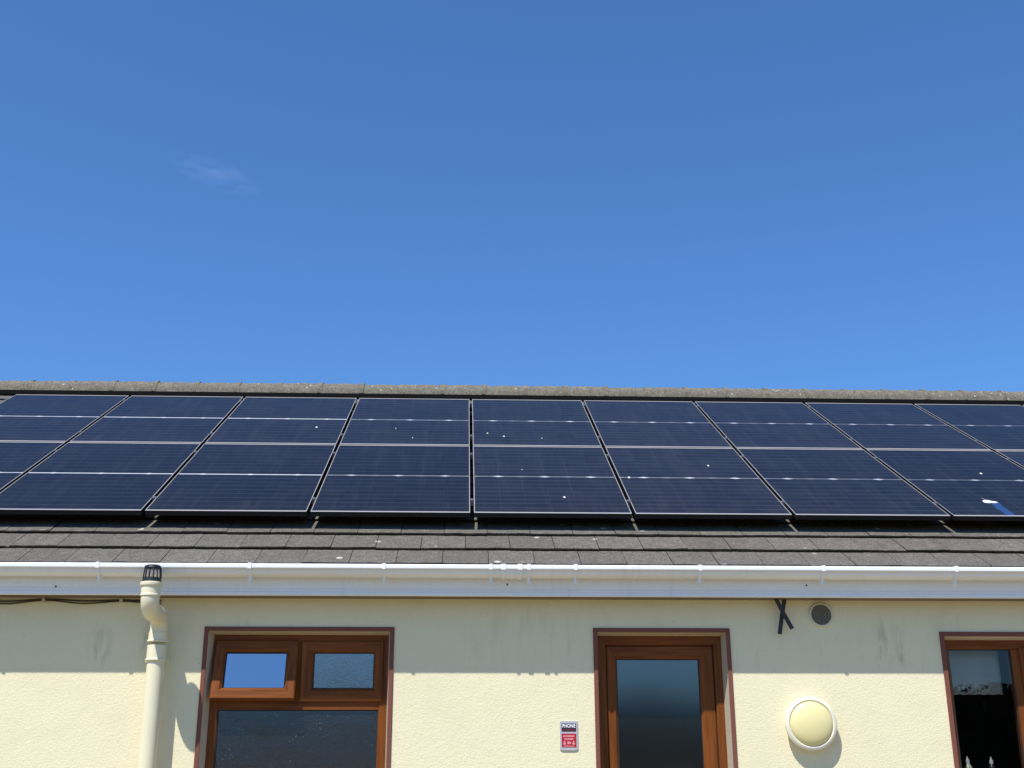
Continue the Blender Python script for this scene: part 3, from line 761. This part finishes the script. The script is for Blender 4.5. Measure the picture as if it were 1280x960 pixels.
extra = {(0, -4): 'lower row solar panel at the left picture edge, mostly cut off', (0, -3): 'lower row solar panel above the black pipe cowl and left gutter end',
         (0, -2): 'lower row solar panel above the open top light of the left window', (0, -1): 'lower row solar panel straight above the right half of the left window',
         (0, 0): 'lower row solar panel above the gutter union, right of the upright middle gap', (0, 1): 'lower row solar panel directly above the door',
         (0, 2): 'lower row solar panel straight above the round wall lamp and vent', (0, 3): 'lower row solar panel with the white dropping and blue smear',
         (0, 4): 'lower row solar panel cut by the right picture edge', (0, 5): 'rightmost lower row solar panel at the array end, beyond the smeared one'}
drops = {(0, 0): [(.60, .40, .016), (.35, 1.15, .007)], (0, 1): [(.70, 1.32, .015), (.07, .95, .02)], (0, 3): [(.62, 1.15, .017)], (1, -2): [(.78, .62, .018)], (1, -1): [(.55, .25, .009), (.40, .6, .008)], (1, 0): [(.25, .34, .015), (.12, .45, .014), (.55, .28, .009)]}
def splat(mb, cx, cy, rx, ry, seed):
    rn = random.Random(seed); n = 18
    rim = [(cx + rx * math.cos(2 * math.pi * k / n) * rn.uniform(.8, 1.12), cy + ry * math.sin(2 * math.pi * k / n) * rn.uniform(.8, 1.12)) for k in range(n)]
    mb.add([(x, y, -.002) for x, y in rim] + [(cx + (x - cx) * .6, cy + (y - cy) * .6, .002) for x, y in rim] + [(cx, cy, .003)],
           [(k, (k + 1) % n, n + (k + 1) % n, n + k) for k in range(n)] + [(n + k, n + (k + 1) % n, 2 * n) for k in range(n)])
f0 = l0 = None
for row in (0, 1):
    for ci, i in enumerate(range(-4, 6)):
        lab = extra[(0, i)] if row == 0 else '%s upper row solar panel from the left end, just below the ridge' % ordn[ci] if ci < 9 else 'last upper row solar panel at the far right, only a corner in view'
        t = thing('solar_panel', lab, 'solar panel', ap(GX + (i + .5) * PITCH, row * ROWL + hl, 0), 'solar panels in two rows on the roof')
        t.rotation_euler = (TH, 0, 0)
        if f0 is None:
            f0 = fr.build('frame', [M['lip'], M['frameblack']], t); l0 = lam.build('cell_laminate', M['cells'], t); a, b = f0, l0
        else:
            a = f0.copy(); b = l0.copy()
            for q in (a, b): COL.objects.link(q); q.parent = t
        b['gap_tone'] = {-4: .75, -3: 1.0, -2: .95, -1: .30, 0: .20, 1: .18, 2: .17, 3: .17, 4: .17, 5: .17}[i]
        for di, (fx, s, r) in enumerate(drops.get((row, i), [])):
            m = MB(); splat(m, -hw + fx * PW, -hl + s, r * .62, r * 1.0, di + i * 7); m.build('bird_dropping', M['lime'], t)
        if (row, i) == (0, 3):
            m = MB(); x0 = 3.945 - (GX + 3.5 * PITCH)
            splat(m, x0, -hl + .365, .042, .042, 99); splat(m, x0 + .035, -hl + .35, .035, .025, 98)
            m.add([(x0 - .012, -hl + .37, .001), (x0 - .006, -hl + .37, .001), (x0 - .014, -hl + .46, .001)], [(0, 1, 2)]); m.build('bird_dropping', M['lime'], t)
            m = MB(); vs = []
            rn = random.Random(8)
            for k in range(9):
                q = k / 8; cx = x0 + .030 - .010 * q; wd = .036 + .004 * math.sin(k * 2.1)
                y = -hl + .335 - q * .315
                vs += [(cx - wd * rn.uniform(.85, 1.1), y, -.0015), (cx, y, -.0005), (cx + wd * rn.uniform(.85, 1.1), y, -.0015)]
            m.add(vs, [(k * 3 + j, k * 3 + j + 1, k * 3 + j + 4, k * 3 + j + 3) for k in range(8) for j in range(2)])
            m.build('blue_smear', M['bluesmear'], t)

# ------------------------------------------------------------------ hedge across the yard (seen only as the dark mirror image in the panes)
h = MB(); rn = random.Random(21)
for k in range(22000):
    x = rn.uniform(-45, 45); top = 2.75 + .12 * math.sin(x * .5) + .12 * math.sin(x * 1.7 + 1) + .12 * math.sin(x * .13) + .5 * math.exp(-((x - 23) / 6.0) ** 2)
    z = ZG + (top - ZG) * math.sqrt(rn.random()); y = -34 + rn.uniform(-1.6, 1.6)
    a, b_ = rn.uniform(.16, .42), rn.uniform(.16, .42); t1 = rn.uniform(0, 6.28); t2 = rn.uniform(-.9, .9)
    u_ = Vector((math.cos(t1), math.sin(t1) * .6, t2)).normalized() * a; v_ = Vector((-math.sin(t2), .4 * math.cos(t1), math.cos(t2))).normalized() * b_
    c = Vector((x, y, z)); h.add([c - u_ - v_, c + u_ - v_, c + u_ + v_, c - u_ + v_], [(0, 1, 2, 3)])
tag(h.build('hedge', M['leaf']), 'tall dark hedge across the yard facing the bungalow', kind='stuff')

# ------------------------------------------------------------------ light
AZ, EL = R(31.0), R(59.4)
to_sun = Vector((-math.sin(AZ) * math.cos(EL), -math.cos(AZ) * math.cos(EL), math.sin(EL)))
sun = bpy.data.lights.new('sun', 'SUN'); sun.energy = 5.0; sun.angle = R(.53); sun.color = (1, .945, .86)
so_ = bpy.data.objects.new('sun', sun); COL.objects.link(so_); so_.rotation_euler = to_sun.to_track_quat('Z', 'Y').to_euler(); so_.location = (-20, -30, 60)
wd = bpy.data.worlds.new('World'); SC.world = wd; wd.use_nodes = True
nt = wd.node_tree
for n in list(nt.nodes): nt.nodes.remove(n)
out = nt.nodes.new('ShaderNodeOutputWorld')
sky = nt.nodes.new('ShaderNodeTexSky'); sky.sky_type = 'NISHITA'; sky.sun_disc = False
sky.sun_elevation = EL; sky.sun_rotation = math.atan2(to_sun.x, to_sun.y) % (2 * math.pi)
sky.altitude = 0; sky.air_density = 1.0; sky.dust_density = .25; sky.ozone_density = 4.0
# a thin shred of cirrus high over the left of the roof
tc = nt.nodes.new('ShaderNodeTexCoord'); d = tc.outputs['Generated']
cd = Vector((-.205, .861, .466)).normalized(); e1 = Vector((.025, .008, -.006)).normalized(); e1 = (e1 - cd * e1.dot(cd)).normalized(); e2 = cd.cross(e1)
def dot(v): return N(nt, 'VectorMath', {0: d, 1: v}, operation='DOT_PRODUCT').outputs['Value']
p = math_(nt, 'DIVIDE', dot(e1), .042); q = math_(nt, 'DIVIDE', dot(e2), .013)
rr = math_(nt, 'SUBTRACT', 1.0, math_(nt, 'ADD', math_(nt, 'MULTIPLY', p, p), math_(nt, 'MULTIPLY', q, q)), clamp=True)
fr_ = math_(nt, 'GREATER_THAN', dot(cd), 0.0)
nz = ramp(nt, noise(nt, stretch(nt, d, (30, 30, 90)), 1.6, 5.0, .6), .36, .72)
cm = math_(nt, 'MULTIPLY', math_(nt, 'MULTIPLY', math_(nt, 'MULTIPLY', rr, nz), fr_), .115)
hs = mixc(nt, 1.0, sky.outputs[0], (.66, 1.03, 1.40), 'MULTIPLY')
colr = mixc(nt, cm, hs, (4.2, 5.4, 8.0))
bg = N(nt, 'Background', {0: colr, 1: .10}); nt.links.new(bg.outputs[0], out.inputs[0])

# ------------------------------------------------------------------ camera
cam = bpy.data.cameras.new('camera'); co = bpy.data.objects.new('camera', cam); COL.objects.link(co)
Rv, Uv, Fv = Vector((.9991, -.0414, -.0022)), Vector((-.0111, -.3172, .9483)), Vector((.0399, .9475, .3174))
mw = Matrix((Rv, Uv, -Fv)).transposed().to_4x4(); co.matrix_world = mw
cam.sensor_width = 36; cam.lens = 1464.43 / 1280 * 36; cam.clip_start = .05; cam.clip_end = 1500
SC.camera = co
vs_ = SC.view_settings; vs_.view_transform = 'Standard'; vs_.look = 'None'; vs_.gamma = 1; vs_.use_curve_mapping = False; vs_.exposure = .31
